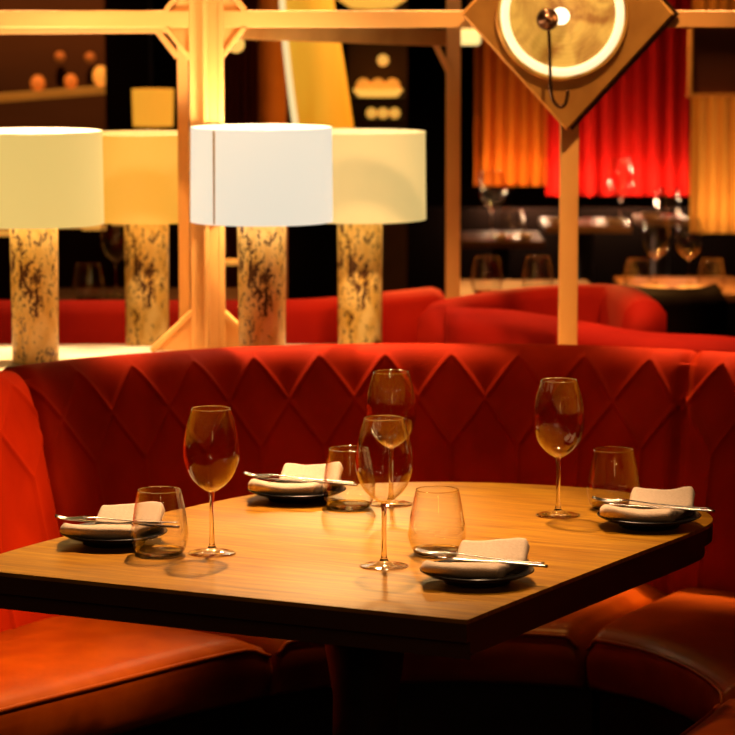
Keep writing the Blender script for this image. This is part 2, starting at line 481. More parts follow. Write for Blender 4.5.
# ------------------------------------------------------------------ table lamps
def shade_mat(name, c, s): return glow(name, c, s, base=(.35, .29, .18))
S_MAIN = shade_mat('white_linen_shade', (.94, .90, .72), .78)
S_LEFT = shade_mat('cream_linen_shade', (.96, .67, .19), .77)
S_REARL = shade_mat('amber_shade_reflection', (.97, .42, .03), .74)
S_REARR = shade_mat('straw_shade_reflection', (.90, .69, .25), .64)
BULB = glow('lamp_bulb', (1, .8, .5), 3)
SEAM = noisy('shade_seam', (.55, .38, .14), (.62, .44, .18), 30, .8)
def lamp(X, Y, z, k, sm, seam_a, label, power, seamed=True, ctop=.325):
    o = empty('table_lamp', (X, Y, z), label, 'lamp', 'flecked marble table lamps behind the banquette')
    obj('column', lathe(bmesh.new(), [(0, 0), (.0455 * k, 0), (.047 * k, .003), (.0495 * k, ctop * k), (.047 * k, (ctop + .003) * k), (0, (ctop + .003) * k)], 64), MARBLE, o, auto=50)
    R0, R1, z0, z1, th = .1425 * k, .1405 * k, .283 * k, .470 * k, .002
    sh = obj('lamp_shade', lathe(bmesh.new(), [(R0, z0), (R1, z1), (R1 - th, z1), (R0 - th, z0)], 96, close=True), sm, o, auto=50)
    obj('rim', lathe(bmesh.new(), [(R1 + .0006, z1 - .003), (R1 + .0006, z1 + .001), (R1 - .003, z1 + .001), (R1 - .003, z1 - .003)], 96, close=True), sm, sh, auto=50)
    if seamed:
        x, y = math.cos(seam_a), math.sin(seam_a)
        obj('seam', box(((R0 + R1) / 2 * x, (R0 + R1) / 2 * y, (z0 + z1) / 2), (.0022, .0045, z1 - z0 - .004), Matrix.Rotation(seam_a, 4, 'Z')), SEAM, sh, smooth=False)
    obj('bulb', lathe(bmesh.new(), [(0, .0), (.010, .0), (.012, .02), (.022, .04), (.024, .052), (.016, .068), (0, .074)], 24, c=(0, 0, (ctop + .003) * k + .0003)), BULB, o)
    l = bpy.data.lights.new('lamp_light', 'POINT'); l.energy = power; l.color = (1, .74, .48); l.shadow_soft_size = .03
    lo = link(bpy.data.objects.new('lamp_light', l)); lo.parent = o; lo.location = (0, 0, .44 * k)
    return o
def lampx(px, Y): return at(px, 280, Y).x
ZL = LZ + .0004
lamp(lampx(262, 5.99), 5.99, ZL, 1.0, S_MAIN, math.radians(-129), 'brightest table lamp, white drum shade, standing in front of the wide oak post', 8.0)
lamp(lampx(34.5, 5.98), 5.98, ZL, .985, S_LEFT, math.radians(-116), 'cream drum-shaded marble table lamp nearest the left edge, on the bare ledge', 14.0)
# far pair built solid for the front lamps' reflections, on its own console
con = empty('console', (-.56, 6.60, 0), 'narrow console behind the ledge under the two solid-built lamp reflections', 'console')
obj('console_top', box((0, 0, .767), (1.2, .16, .03)), STONE, con, smooth=False, bevel=.003)
obj('console_body', box((0, 0, .7515 / 2), (1.15, .12, .7515)), DARK, con, smooth=False)
ZC = .7824
lamp(lampx(147, 6.60), 6.60, ZC, 1.01, S_REARL, 2.0, 'reflected amber drum-shaded lamp, built solid, just left of the wide oak post, partly behind the cream one', 1.5, False)
lamp(lampx(360, 6.58), 6.58, ZC, 1.02, S_REARR, 2.0, 'reflected straw yellow drum-shaded lamp, built solid, half hidden behind the brightest white one', 2.0, False)

# ------------------------------------------------------------------ sconce
YC = 6.08
ctr = at(568, 14, YC); kk = YC / FPX
so = empty('wall_sconce', ctr, 'diamond-shaped brass sconce with glowing round dish hung on the screen', 'sconce')
def diamond(bm, hx, hz, y0, y1, bev=.006, ox=0):
    out = [(hx, 0), (0, hz), (-hx, 0), (0, -hz)]
    a = [bm.verts.new((x * (1 - bev / hx) + ox, y0, z * (1 - bev / hz))) for x, z in out]
    m = [bm.verts.new((x + ox, y0 + bev, z)) for x, z in out]
    b = [bm.verts.new((x + ox, y1, z)) for x, z in out]
    bm.faces.new(a); bm.faces.new(b)
    for i in range(4):
        j = (i + 1) % 4
        bm.faces.new((a[i], a[j], m[j], m[i])); bm.faces.new((m[i], m[j], b[j], b[i]))
    return bm
obj('back_plate', diamond(bmesh.new(), 106 * kk, 116 * kk, 0, .016), BRASS, so, smooth=False)
obj('plate_reflection', diamond(bmesh.new(), 106 * kk, 116 * kk, .020, .03, .002, ox=.012), DARKMETAL, so, smooth=False)  # offset second plate, imitates the mirrored edge of the diamond
R = 66 * kk
RX = Matrix.Rotation(PI / 2, 4, 'X')
def lathe_y(prof, n=72, c=(0, 0, 0)):
    bm = lathe(bmesh.new(), prof, n); bmesh.ops.transform(bm, matrix=Matrix.Translation(c) @ RX, verts=bm.verts); return bm
DISH = glow('lit_alabaster', (1, .50, .065), .72, base=(.10, .05, .015), scale=8, c2=(.32, .085, .004), lo=.42, hi=.62, detail=5)
RING = glow('lit_ring', (1, .82, .45), 1.15)
dc = (-6 * kk, 0, 0)
obj('dish', lathe_y([(R * .96, .002), (R * .93, .012), (R * .80, .018)] + [(R * (.78 - .026 * i), .014 + .0016 * math.cos(i * PI * .8)) for i in range(28)] + [(0, .014)], c=dc), DISH, so)
obj('light_ring', lathe_y([(R * .80, .018), (R * .82, .026), (R * .90, .026), (R * .93, .018), (R * .90, .012)], c=dc), RING, so)
obj('dish_rim', lathe_y([(R * 1.0, .0005), (R * 1.0, .014), (R * .975, .016), (R * .96, .0005)], c=dc), BRASS, so)
obj('bulb', lathe_y([(0, .05), (.012, .047), (.017, .036), (.017, .012), (0, .011)], 32, c=(-8 * kk, 0, -2 * kk)), glow('sconce_bulb', (1, .86, .55), 2.5), so)
fin = obj('finial', lathe_y([(0, .085), (.006, .083), (.0095, .076), (.0098, .074), (.0155, .071), (.022, .064), (.0225, .056), (.018, .048), (.008, .045), (.006, .03), (0, .03)], 32, c=(-22 * kk, 0, -5 * kk)), DARKMETAL, so)
hk = [(-21, -14), (-20, -30), (-19, -60), (-18, -76), (-15, -86), (-9, -91), (-4, -88), (-2, -80), (-1.5, -74)]
obj('hook', tube(bmesh.new(), spline([(x * kk, -.062, z * kk) for x, z in hk], 40), .0036, 10), DARKMETAL, so)
l = bpy.data.lights.new('sconce_light', 'POINT'); l.energy = .35; l.color = (1, .58, .2); l.shadow_soft_size = .02
lo = link(bpy.data.objects.new('sconce_light', l)); lo.parent = so; lo.location = (.012, -.085, .004)

# ------------------------------------------------------------------ glasses
def make_wine(loc, label, H=.215):
    o = empty('wine_glass', loc, label, 'wine glass', 'wine glasses on the dining table')
    k = H / .215
    outer = [(.0035, .092), (.010, .095), (.022, .104), (.033, .118), (.0395, .136), (.0412, .152), (.0402, .168), (.0365, .188), (.0320, .204), (.0284, .2150)]
    P_ = spline([(r, z, 0) for r, z in outer], 40)
    th = .0009
    inner = []
    for i, p in enumerate(P_):
        tg = (P_[min(i + 1, 39)] - P_[max(i - 1, 0)]).normalized()
        q = p + Vector((-tg.y, tg.x, 0)) * (th if i > 4 else th * 1.6)
        inner.append((max(q.x, 0.0), q.y))
    prof = [(p.x * k, p.y * k) for p in P_] + [(r * k, z * k) for r, z in inner[::-1] if r > .002] + [(0, .0955 * k)]
    obj('bowl', lathe(bmesh.new(), prof, 72), THIN, o)
    obj('rim', tube_ring(.0280 * k, .2150 * k, .0006), SOLID, o)
    st = [(0, .0945), (.0052, .0945), (.0042, .088), (.0034, .075), (.0033, .045), (.0036, .025), (.0052, .012), (.0105, .0066), (.022, .0038), (.0345, .0024), (.0355, .0014), (.0348, .0004), (0, .0004)]
    S_ = [(p.x * k, p.y * k) for p in spline([(r, z, 0) for r, z in st[1:-2]], 50)]
    hi = [q for q in S_ if q[1] > .0085 * k]; lo_ = [q for q in S_ if q[1] <= .0085 * k]
    obj('stem', lathe(bmesh.new(), [(0, .0945 * k)] + hi + [(0, hi[-1][1])], 56), SOLID, o)
    obj('foot', lathe(bmesh.new(), [(0, hi[-1][1] - .0002), (hi[-1][0], hi[-1][1] - .0002)] + lo_ + [(.0348 * k, .0004), (0, .0004)], 64), THIN, o)
    return o
def tube_ring(R, z, r):
    return lathe(bmesh.new(), [(R + r * math.cos(a), z + r * math.sin(a)) for a in [2 * PI * i / 8 for i in range(8)]], 72, close=True)
def make_tumbler(loc, label, H=.0955):
    o = empty('tumbler', loc, label, 'tumbler', 'stemless tumblers on the dining table')
    outer = [(.030, .0006), (.0345, .004), (.0395, .014), (.0422, .028), (.0415, .042), (.0385, .062), (.0345, .083), (.0315, H)]
    P_ = spline([(r, z, 0) for r, z in outer], 36); inner = []
    for i, p in enumerate(P_):
        tg = (P_[min(i + 1, 35)] - P_[max(i - 1, 0)]).normalized()
        q = p + Vector((-tg.y, tg.x, 0)) * .0011; inner.append((q.x, q.y))
    prof = [(p.x, p.y) for p in P_] + [(r, z) for r, z in inner[::-1] if z > .0085]
    obj('wall', lathe(bmesh.new(), prof, 72), THIN, o)
    obj('rim', tube_ring(.0310, H, .0006), SOLID, o)
    ob = [(0, .0004), (.029, .0004)] + [(max(.001, p.x - .0003), p.y) for p in P_ if p.y < .0075] + [(.0360, .0078), (.030, .0066), (0, .006)]
    obj('thick_base', lathe(bmesh.new(), ob, 56), SOLID, o)
    return o
e = .0003
def tb(px, py): p = onz(px, py, TZ); return Vector((p.x, p.y, TZ + e))
wg = make_wine(tb(212, 554), 'wine glass at left, between left tumbler and table middle, in front of left velvet back')
dup(wg, tb(384, 567), 'wine glass nearest the camera, standing beside the front tumbler')
dup(wg, tb(391, 505), 'wine glass directly behind the nearest one, at the back of the table', group='wine glasses on the dining table')
dup(wg, tb(558, 516), 'wine glass on the right of the table, next to the right-hand tumbler')
tg_ = make_tumbler(tb(160, 554.5), 'tumbler in front of the leftmost napkin plate')
dup(tg_, tb(349, 508), 'tumbler beside the back napkin plate, partly behind the nearest wine glass')
dup(tg_, tb(437, 554), 'tumbler just behind the front napkin plate near the table corner')
dup(tg_, tb(613, 509), 'tumbler behind the right-hand napkin plate, near the rounded table end')

# ------------------------------------------------------------------ place settings
def make_plate(loc, label):
    prof = [(0, .002), (.040, .002), (.040, 0.0), (.046, 0.0), (.0475, .004), (.054, .0072), (.070, .0122), (.0795, .0168), (.0802, .0180), (.079, .0188), (.068, .0150), (.054, .0115), (.044, .0104), (0, .0102)]
    o = obj('side_plate', lathe(bmesh.new(), prof, 72), PLATE, loc=loc, auto=50)
    return tag(o, label, 'plate', 'black side plates on the dining table')
def make_napkin(loc, label, seed, rz):
    rnd = random.Random(seed)
    # closed section (y, z): plump rolled front, valley, raised back flap
    sec = [(.050, .0005), (.0, .0), (-.036, .0), (-.052, .004), (-.057, .0105), (-.053, .017), (-.040, .0205), (-.022, .0185), (-.006, .0145), (.004, .0150), (.018, .0205), (.036, .0275), (.056, .0345), (.0595, .0335), (.058, .0305), (.040, .0220), (.030, .014), (.045, .0065), (.054, .003)]
    S_ = [(p.x, p.y) for p in spline([(y, z, 0) for y, z in sec], 64)]
    rows = []; n = 36
    for i in range(n):
        tt = i / (n - 1); x = (tt - .5) * 2; row = []
        endf = 1 - .32 * max(0, (abs(x) - .86) / .14) ** 2
        for y, z in S_:
            front = y < -.002
            hx = .056 if front else .050
            ox = -.014 if front else .016
            if -.008 < y < .01: w_ = (y + .008) / .018; hx = .056 * (1 - w_) + .050 * w_; ox = -.014 * (1 - w_) + .016 * w_
            wob = .0012 * noise.noise(Vector((x * 2.2 + seed, y * 30, z * 40 + seed)))
            zz = z * endf + (0.0 if z < .008 else wob + .0012 * math.sin(3 * x + seed))
            vx, vy, vz = ox + hx * x + .12 * y, y * (endf if front else 1) + wob, max(zz, 0)
            r = math.hypot(vx, vy)
            lift = 0 if r < .05 else (.0035 * (r - .05) / .018 if r < .068 else min(.0075, .0035 + .0038 * (r - .068) / .011))
            row.append(Vector((vx, vy, vz + lift * (1 - .35 * min(1, z / .034)))))
        rows.append(row)
    bm = grid(bmesh.new(), rows, closed=True, caps=True)
    o = obj('napkin', bm, NAPKIN, loc=loc, rot=(0, 0, rz))
    return tag(o, label, 'napkin', 'folded white napkins on the side plates')
def make_fork(loc, label, rz, tilt):
    bm = bmesh.new()
    pts = spline([(-.085, 0, .001), (-.05, 0, .001), (0, 0, .003), (.045, 0, .0065), (.055, 0, .0055)], 30)
    rows = []
    for i, p in enumerate(pts):
        tt = i / 29; w = .0045 - .0022 * min(1, tt * 1.6) + (.0085 * max(0, (tt - .86) / .14))
        h = .0013
        rows.append([p + Vector((0, -w, -h * .5)), p + Vector((0, -w * .6, h * .6)), p + Vector((0, w * .6, h * .6)), p + Vector((0, w, -h * .5)), p + Vector((0, 0, -h))])
    grid(bm, rows, closed=True, caps=True)
    for k in (-1.5, -.5, .5, 1.5):
        ps = [(.052, k * .0056, .0055), (.066, k * .006, .004), (.082, k * .0058, .004), (.098, k * .0056, .008)]
        tube(bm, spline(ps, 10), .0012, 6, rr=[.0016 - .0007 * j / 9 for j in range(10)])
    o = obj('fork', bm, STEEL, loc=loc, rot=(0, tilt, rz)); return tag(o, label, 'fork', 'forks on the napkins')
def make_knife(loc, label, rz, tilt):
    bm = bmesh.new(); rows = []
    for i in range(34):
        tt = i / 33; x = -.088 + .17 * tt
        if tt < .45: w = .0048 - .0015 * tt / .45; h = .0022
        else:
            u = (tt - .45) / .55; w = .0033 + .0062 * math.sin(min(1, u * 1.35) * PI * .5) * (1 - max(0, (u - .75) / .25) ** 2 * .85); h = .0011
        rows.append([Vector((x, -w, 0)), Vector((x, -w * .5, h)), Vector((x, w * .5, h)), Vector((x, w, 0)), Vector((x, w * .5, -h * .6)), Vector((x, -w * .5, -h * .6))])
    grid(bm, rows, closed=True, caps=True)
    o = obj('knife', bm, STEEL, loc=loc, rot=(0, tilt, rz)); return tag(o, label, 'knife', 'knives on the napkins')
SET = [((114, 543), 'leftmost', 'by the left tumbler', .0, .0, 4, -12, 0), ((297, 499.5), 'back', 'beside the back tumbler', -.03, 0, -5, -13, 0),
       ((477, 582), 'front', 'at the near table corner', -.06, 0, -9, -15, 0), ((649, 526), 'right-hand', 'near the rounded table end', -.06, 0, -5, -11, 0)]
for i, (pp, wh, where, rz, cx, fa, ka, tl) in enumerate(SET):
    p = tb(*pp)
    make_plate(p, f'{wh} black side plate {where}, under a folded napkin')
    make_napkin(p + Vector((0, 0, .0125)), f'{wh} white folded napkin {where} on a black plate', i * 3.1 + 1, rz)
    make_fork(p + Vector((.010, .006, .0305)), f'steel fork across the {wh} napkin {where}', math.radians(fa) + PI + rz, -.03)
    make_knife(p + Vector((.013, -.004, .0300)), f'steel knife across the {wh} napkin {where}', math.radians(ka) + PI + rz, -.03)

# ------------------------------------------------------------------ dining room beyond
def ridge_shell(pts, prof, n=60, flip=1):
    P = spline(pts, n); rows = []
    for i, p in enumerate(P):
        tg = (P[min(i + 1, n - 1)] - P[max(i - 1, 0)]).normalized(); nn = Vector((tg.y, -tg.x, 0)) * flip
        rows.append([Vector((p.x, p.y, 0)) + nn * o + Vector((0, 0, z)) for o, z in prof])
    return grid(bmesh.new(), rows, closed=True, caps=True)
def roll(zt, wide=.06, depth=.12, zb=.35):
    return [(-wide, zb), (-wide, zt - .03), (-wide * .6, zt - .006), (0, zt), (wide * .5, zt - .006), (wide * .9, zt - .03), (wide * 1.2, zt - .12), (wide + depth, zb)]
VELVET2 = noisy('far_red_velvet', (.30, .005, .001), (.40, .010, .002), 5, .8, spec=.1)
def pz(px, z, py):  # plan point of height z under a pixel
    q = onz(px, py, z); return Vector((q.x, q.y, 0))
b1 = empty('far_banquette', (0, 6.95, 0), 'long low red banquette back running behind the lamp columns', 'banquette')
pl = [pz(-90, .838, 300), pz(60, .838, 300), pz(180, .838, 300), pz(300, .838, 299), pz(360, .838, 294), pz(432, .838, 287)]
obj('back_cushion', ridge_shell([p - Vector((0, 6.95, 0)) for p in pl], roll(.838), 50), VELVET2, b1)
obj('seat_cushion', ridge_shell([p - Vector((0, 6.95 - .35, 0)) for p in pl], [(-.2, 0), (-.2, .42), (.2, .45), (.2, 0)], 30), VELVET2, b1)
b2 = empty('round_booth', (.35, 6.8, 0), 'round red velvet booth beyond the right-hand post, in front of the set tables', 'booth')
O2 = Vector((.35, 6.8, 0))
far_pl = [pz(440, .87, 306), pz(447, .87, 300), pz(462, .87, 296), pz(500, .87, 290), pz(550, .87, 285.5), pz(600, .87, 284), pz(625, .87, 287), pz(645, .87, 300)]
obj('back_cushion', ridge_shell([p - O2 for p in far_pl], roll(.87, .05, .08), 60), VELVET2, b2)
near_pl = [Vector((at(446, 306, 6.62).x, 6.62, 0)), Vector((at(470, 315, 6.56).x, 6.56, 0)), Vector((at(560, 331, 6.5).x, 6.5, 0)), Vector((at(660, 337, 6.47).x, 6.47, 0)), Vector((at(790, 343, 6.45).x, 6.45, 0))]
P = spline([p - O2 for p in near_pl], 50); rows = []
zt = [at(426, 306, 6.62).z, at(470, 308, 6.56).z, at(500, 319, 6.5).z, at(560, 330, 6.5).z, at(660, 335, 6.47).z, at(790, 342, 6.45).z]
ZS = spline([(i, z, 0) for i, z in enumerate(zt)], 50)
for i, p in enumerate(P):
    z = ZS[i].y
    rows.append([p + Vector((0, o, h)) for o, h in ((-.07, .3), (-.07, z - .04), (-.045, z - .012), (0, z), (.05, z - .012), (.07, z - .04), (.07, .3))])
obj('front_roll', grid(bmesh.new(), rows, closed=True, caps=True), VELVET2, b2)
bc = noisy('black_chair_fabric', (.008, .003, .002), (.012, .005, .003), 10, .8, spec=.1)
ch = empty('tub_chair', Vector((at(668, 300, 7.35).x, 7.35, 0)), 'black tub chair back beside the round red booth', 'chair')
obj('chair_back', ridge_shell([(-.13, .08, 0), (-.05, -.01, 0), (.06, -.03, 0), (.13, .10, 0)], [(-.03, .3), (-.03, .80), (0, .845), (.03, .80), (.03, .3)], 30), bc, ch)
obj('chair_seat', lathe(bmesh.new(), [(0, .0), (.1, 0), (.12, .3), (.14, .42), (0, .44)], 32, c=(0, .16, 0)), bc, ch)

# pleated curtains
def curtain(name, label, px0, px1, Y, zb, zt, pleats, amp, m, seed):
    rnd = random.Random(seed); x0, x1 = at(px0, 200, Y).x, at(px1, 200, Y).x
    n = pleats * 16; ph = [rnd.uniform(.75, 1.25) for _ in range(pleats + 1)]
    rows = []
    for k in range(14):
        z = zb + (zt - zb) * k / 13; row = []
        for i in range(n + 1):
            u = i / n * pleats; a = amp * ph[min(pleats, int(u))]
            y = a * math.sin(2 * PI * u) * (1 - .25 * k / 13) + .3 * amp * math.sin(4.4 * u + k * .15)
            row.append(Vector((x0 + (x1 - x0) * i / n, Y + y, z)))
        rows.append(row)
    bm = grid(bmesh.new(), rows)
    o = obj(name, bm, m); md = o.modifiers.new('thick', 'SOLIDIFY'); md.thickness = .006
    return tag(o, label, 'curtain')
YCU = 10.6
zb = at(500, 194, YCU).z
curtain('curtain', 'amber pleated curtain at the far wall, left of the right-hand post', 474, 553, YCU, zb + .03, 2.6, 6, .018, OR_CURT, 2)
curtain('curtain', 'bright red pleated curtain at the far wall, right of the sconce post', 546, 690, YCU - .08, zb, 2.6, 9, .022, RED_CURT, 3)
curtain('curtain', 'beige pleated curtain at the right edge, under the framed panel', 690, 800, 9.7, at(700, 233, 9.7).z, 2.6, 9, .012, BEIGE_CURT, 4)
pnl = empty('framed_panel', at(735, 60, 9.55), 'dark framed panel hanging in front of the beige curtain', 'panel')
pm = noisy('dark_red_panel', (.05, .010, .004), (.07, .014, .005), 5, .6)
pw = 45 * 9.55 / FPX
obj('panel', box((0, 0, 0), (pw * 2, .02, 70 * 9.55 / FPX)), pm, pnl, smooth=False)
fr = bmesh.new(); hz = 35 * 9.55 / FPX
add_box(fr, (0, -.012, -hz), (pw * 2 + .014, .03, .011)); add_box(fr, (0, -.012, hz), (pw * 2 + .014, .03, .011))
add_box(fr, (-pw, -.012, 0), (.009, .03, hz * 2)); add_box(fr, (pw, -.012, 0), (.009, .03, hz * 2))
obj('frame', fr, OAKH, pnl, smooth=False)
# low dark panelling under the curtains
tag(obj('trim_1', box((at(640, 200, 10.5).x, 10.46, zb / 2 - .02), (2.6, .06, zb - .04)), BLACKW, smooth=False), kind='structure')

# tables with glasses
def far_table(label, px0, px1, py, Y, depth, m):
    p0, p1 = at(px0, py, Y), at(px1, py, Y)
    o = empty('far_table', Vector(((p0.x + p1.x) / 2, Y + depth / 2, 0)), label, 'table')
    w = p1.x - p0.x; z = p0.z
    obj('tabletop', box((0, 0, z - .0125), (w, depth, .025)), m, o, smooth=False, bevel=.004)
    obj('pedestal', lathe(bmesh.new(), [(0, 0), (.09, 0), (.09, .015), (.03, .03), (.03, z - .026), (0, z - .026)], 24), DARK, o)
    return o, z
TW = noisy('far_table_wood', (.16, .07, .02), (.24, .10, .02), 8, .5, spec=.25)
TD = noisy('far_dark_table', (.05, .018, .004), (.08, .03, .007), 8, .55, spec=.2)
fw = 'wine glasses on the far tables'; ft = 'tumblers on the far tables'; fp = 'small plates on the far tables'
def plate2(p, r, label):
    o = obj('plate', lathe(bmesh.new(), [(0, 0), (r * .6, 0), (r, .012), (r * .98, .014), (r * .6, .004), (0, .004)], 32), WHITE_CHINA, loc=p)
    return tag(o, label, 'plate', fp)
Y1 = 8.9
o, z1 = far_table('set table at the right beyond the booth, crowded with glasses', 628, 790, 294, Y1, .55, TW)
def on(px, z, Y): p = at(px, 250, Y); return Vector((p.x, Y, z + .0004))
dup(wg, on(656, z1, Y1 + .16), 'blurred wine glass at right beyond the booth, left of its twin', group=fw)
dup(wg, on(689, z1, Y1 + .14), 'blurred wine glass at far right, just left of the last tumbler', group=fw)
dup(tg_, on(638, z1, Y1 + .09), 'blurred tumbler at the left end of the right-hand far table', group=ft)
dup(tg_, on(712, z1, Y1 + .09), 'blurred tumbler at the right end of the right-hand far table', group=ft)
plate2(on(654, z1, Y1 + .06), .045, 'pale plate below the left of the two blurred right-hand wine glasses')
plate2(on(692, z1, Y1 + .06), .045, 'pale plate below the right of the two blurred right-hand wine glasses')
Y2 = 7.75
o, z2 = far_table('dark table just behind the round booth holding two tumblers', 455, 600, 296, Y2, .45, TD)
dup(tg_, on(487, z2, Y2 + .06), 'blurred tumbler right of the thin oak post, above the booth', group=ft)
dup(tg_, on(538, z2, Y2 + .07), 'blurred tumbler left of the right-hand post, above the booth', group=ft)
Y3 = 9.6
o, z3 = far_table('dim table under the amber curtain with one wine glass', 462, 545, 241, Y3, .4, TD)
dup(wg, on(492, z3, Y3 + .12), 'blurred wine glass below the amber curtain', group=fw)
dup(tg_, on(512, z3, Y3 + .07), 'blurred tumbler below the amber curtain', group=ft)
plate2(on(525, z3, Y3 + .08), .025, 'small pale dish below the amber curtain, right of the blurred tumbler')
plate2(on(500, z3, Y3 + .05), .022, 'small pale dish below the amber curtain, under the blurred tumbler')
Y4 = 9.9
o, z4 = far_table('lit table edge beside the right-hand post, under the red curtain', 545, 632, 226, Y4, .35, TW)
dup(wg, on(620, z4, Y4 + .12), 'blurred wine glass right of the sconce post under the red curtain', group=fw)
plate2(on(615, z4, Y4 + .1), .04, 'pale plate right of the sconce post under the red curtain')
plate2(on(556, z4, Y4 + .1), .03, 'pale plate left of the sconce post at the lit table')
o, z5 = far_table('farthest lit table under the red curtain, by the beige curtain', 638, 690, 219, 10.1, .22, TW)
dup(tg_, on(667, z5, 10.16), 'blurred tumbler on the farthest table by the beige curtain', group=ft)
plate2(on(650, z5, 10.16), .035, 'pale plate on the farthest table by the beige curtain')
Y6 = 7.7
o, z6 = far_table('dark table behind the left lamps holding a tumbler and wine glass', 40, 240, 303, Y6, .4, TD)
dup(tg_, on(88, z6, Y6 + .06), 'dim blurred tumbler between the two left-hand lamp columns', group=ft)
dup(wg, on(116, z6, Y6 + .16), 'dim blurred wine glass close beside the second lamp column from the left', group=fw)

# left background: shelf wall, pillar, far lamp
tag(obj('wall_side', box((at(20, 100, 10.2).x - .6, 10.3, RH / 2), (2.0, .08, RH)), BROWNW, smooth=False), kind='structure')
tag(obj('pillar', box((at(128, 100, 9.4).x, 9.45, RH / 2), (44 * 9.4 / FPX, .14, RH - .002)), BLACKW, smooth=False), kind='structure')
shf = empty('wall_shelf', at(30, 96, 9.9), 'lit wooden shelf on the brown wall at upper left', 'shelf')
a_, b_ = at(-60, 103, 9.9) - shf.location, at(106, 90, 9.9) - shf.location
obj('shelf_board', bar(bmesh.new(), a_ + Vector((0, .05, 0)), b_ + Vector((0, .05, 0)), .16, .024), noisy('amber_shelf', (.6, .3, .05), (.7, .36, .07), 8, .5), shf, smooth=False)
SH = glow('amber_glass_painted_glow', (.9, .22, .02), .35); SH2 = glow('amber_globe_lit', (1, .36, .04), .7)
def ball(name, label, cat, p, r, m, group=None, sq=1.0):
    pr = [(r * math.sin(PI * i / 16) if 0 < i < 16 else 0, -r * sq * math.cos(PI * i / 16) + r * sq) for i in range(17)]
    pr = [(max(0, a), b) for a, b in pr]
    o = obj(name, lathe(bmesh.new(), pr, 28), m, loc=p); return tag(o, label, cat, group)
def shelf_pt(px):
    f = (px + 60) / 166; p = shf.location + a_.lerp(b_, f); return Vector((p.x, p.y + .03, p.z + .0125))
for px, r, lab in ((37, .024, 'amber glow jar at left on the upper shelf'), (70, .022, 'amber glow jar in the middle of the upper shelf')):
    ball('glow_jar', lab, 'jar', shelf_pt(px), r, SH, 'amber jars on the shelf', 1.1)  # jars are no lamps; their lit look is put in as emission
ball('globe_lamp', 'small amber globe light at the right end of the upper left shelf', 'lamp', shelf_pt(100), .026, SH2, sq=1.3)
for px, py, lab in ((60, 62, 'left of two small warm wall lights above the shelf'), (90, 63, 'right of two small warm wall lights above the shelf')):
    ball('wall_light', lab, 'light', at(px, py, 10.22), .018, glow('dim_amber', (.8, .2, .02), .14), 'dim wall lights above the shelf')
fl = empty('floor_lamp', Vector((at(153, 120, 8.6).x, 8.6, 0)), 'distant lamp with tapered amber shade above the second lamp from the left', 'lamp')
zs0, zs1 = at(153, 126, 8.6).z, at(153, 89, 8.6).z; r_ = 8.6 / FPX
obj('lamp_shade', lathe(bmesh.new(), [(20 * r_, zs0), (21 * r_, zs1), (20 * r_, zs1), (19 * r_, zs0)], 40, close=True), glow('far_amber_shade', (1, .40, .03), .85), fl, auto=50)
obj('pole', lathe(bmesh.new(), [(0, 0), (.13, 0), (.13, .015), (.01, .03), (.01, zs1 - .03), (0, zs1 - .03)], 24), DARKMETAL, fl)
rl = empty('lit_rail', at(60, 229, 8.2), 'thin lit amber rail seen between the left lamp shades and columns', 'rail')
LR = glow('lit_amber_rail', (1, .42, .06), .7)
for x0, x1, y_ in ((-40, 12, 233), (58, 82, 225), (82, 106, 227), (112, 127, 222), (222, 238, 262)):
    p0, p1 = at(x0, y_, 8.2), at(x1, y_, 8.2)
    obj('rail_segment', tube(bmesh.new(), [p0 - rl.location, p1 - rl.location], .009, 10), LR, rl)
obj('rail_support', box((0, .06, -rl.location.z / 2), (.9, .02, rl.location.z)), BLACKW, rl, smooth=False)

# tall curved lit fin and amber column
YF = 8.4
def ribbon(name, label, left, right, Y, m, depth, cat):
    Lp = spline([(x, y, 0) for x, y in left], 30); Rp = spline([(x, y, 0) for x, y in right], 30); rows = []
    base = at(300, 60, Y); base = Vector((base.x, Y, 0))
    for a, b in zip(Lp, Rp):
        p, q = at(a.x, a.y, Y), at(b.x, b.y, Y); row = []
        for k in range(9):
            f = k / 8; v = p.lerp(q, f) - base; row.append(v + Vector((0, -depth * math.sin(PI * f), 0)))
        row += [q - base + Vector((0, .05, 0)), p - base + Vector((0, .05, 0))]
        rows.append(row)
    o = obj(name, grid(bmesh.new(), rows, closed=True, caps=True), m, loc=base); return tag(o, label, cat)
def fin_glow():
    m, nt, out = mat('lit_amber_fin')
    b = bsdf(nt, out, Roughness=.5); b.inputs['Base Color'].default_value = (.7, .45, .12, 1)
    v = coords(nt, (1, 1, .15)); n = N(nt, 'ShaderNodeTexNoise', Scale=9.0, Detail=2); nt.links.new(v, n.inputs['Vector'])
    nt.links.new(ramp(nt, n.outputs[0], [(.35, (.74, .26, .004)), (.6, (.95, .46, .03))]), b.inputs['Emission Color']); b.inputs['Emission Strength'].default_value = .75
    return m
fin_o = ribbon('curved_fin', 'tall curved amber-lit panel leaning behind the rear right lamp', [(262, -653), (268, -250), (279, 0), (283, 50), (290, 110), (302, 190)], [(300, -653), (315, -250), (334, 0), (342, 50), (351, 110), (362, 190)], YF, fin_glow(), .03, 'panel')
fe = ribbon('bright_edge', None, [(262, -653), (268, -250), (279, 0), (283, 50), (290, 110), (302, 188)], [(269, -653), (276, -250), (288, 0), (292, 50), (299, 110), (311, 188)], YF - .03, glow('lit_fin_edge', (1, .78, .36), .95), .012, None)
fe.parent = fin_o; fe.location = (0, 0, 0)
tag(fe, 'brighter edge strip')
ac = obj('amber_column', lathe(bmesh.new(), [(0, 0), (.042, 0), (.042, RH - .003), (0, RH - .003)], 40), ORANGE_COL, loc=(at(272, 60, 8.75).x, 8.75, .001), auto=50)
tag(ac, 'round amber column just left of the curved lit panel', 'column')
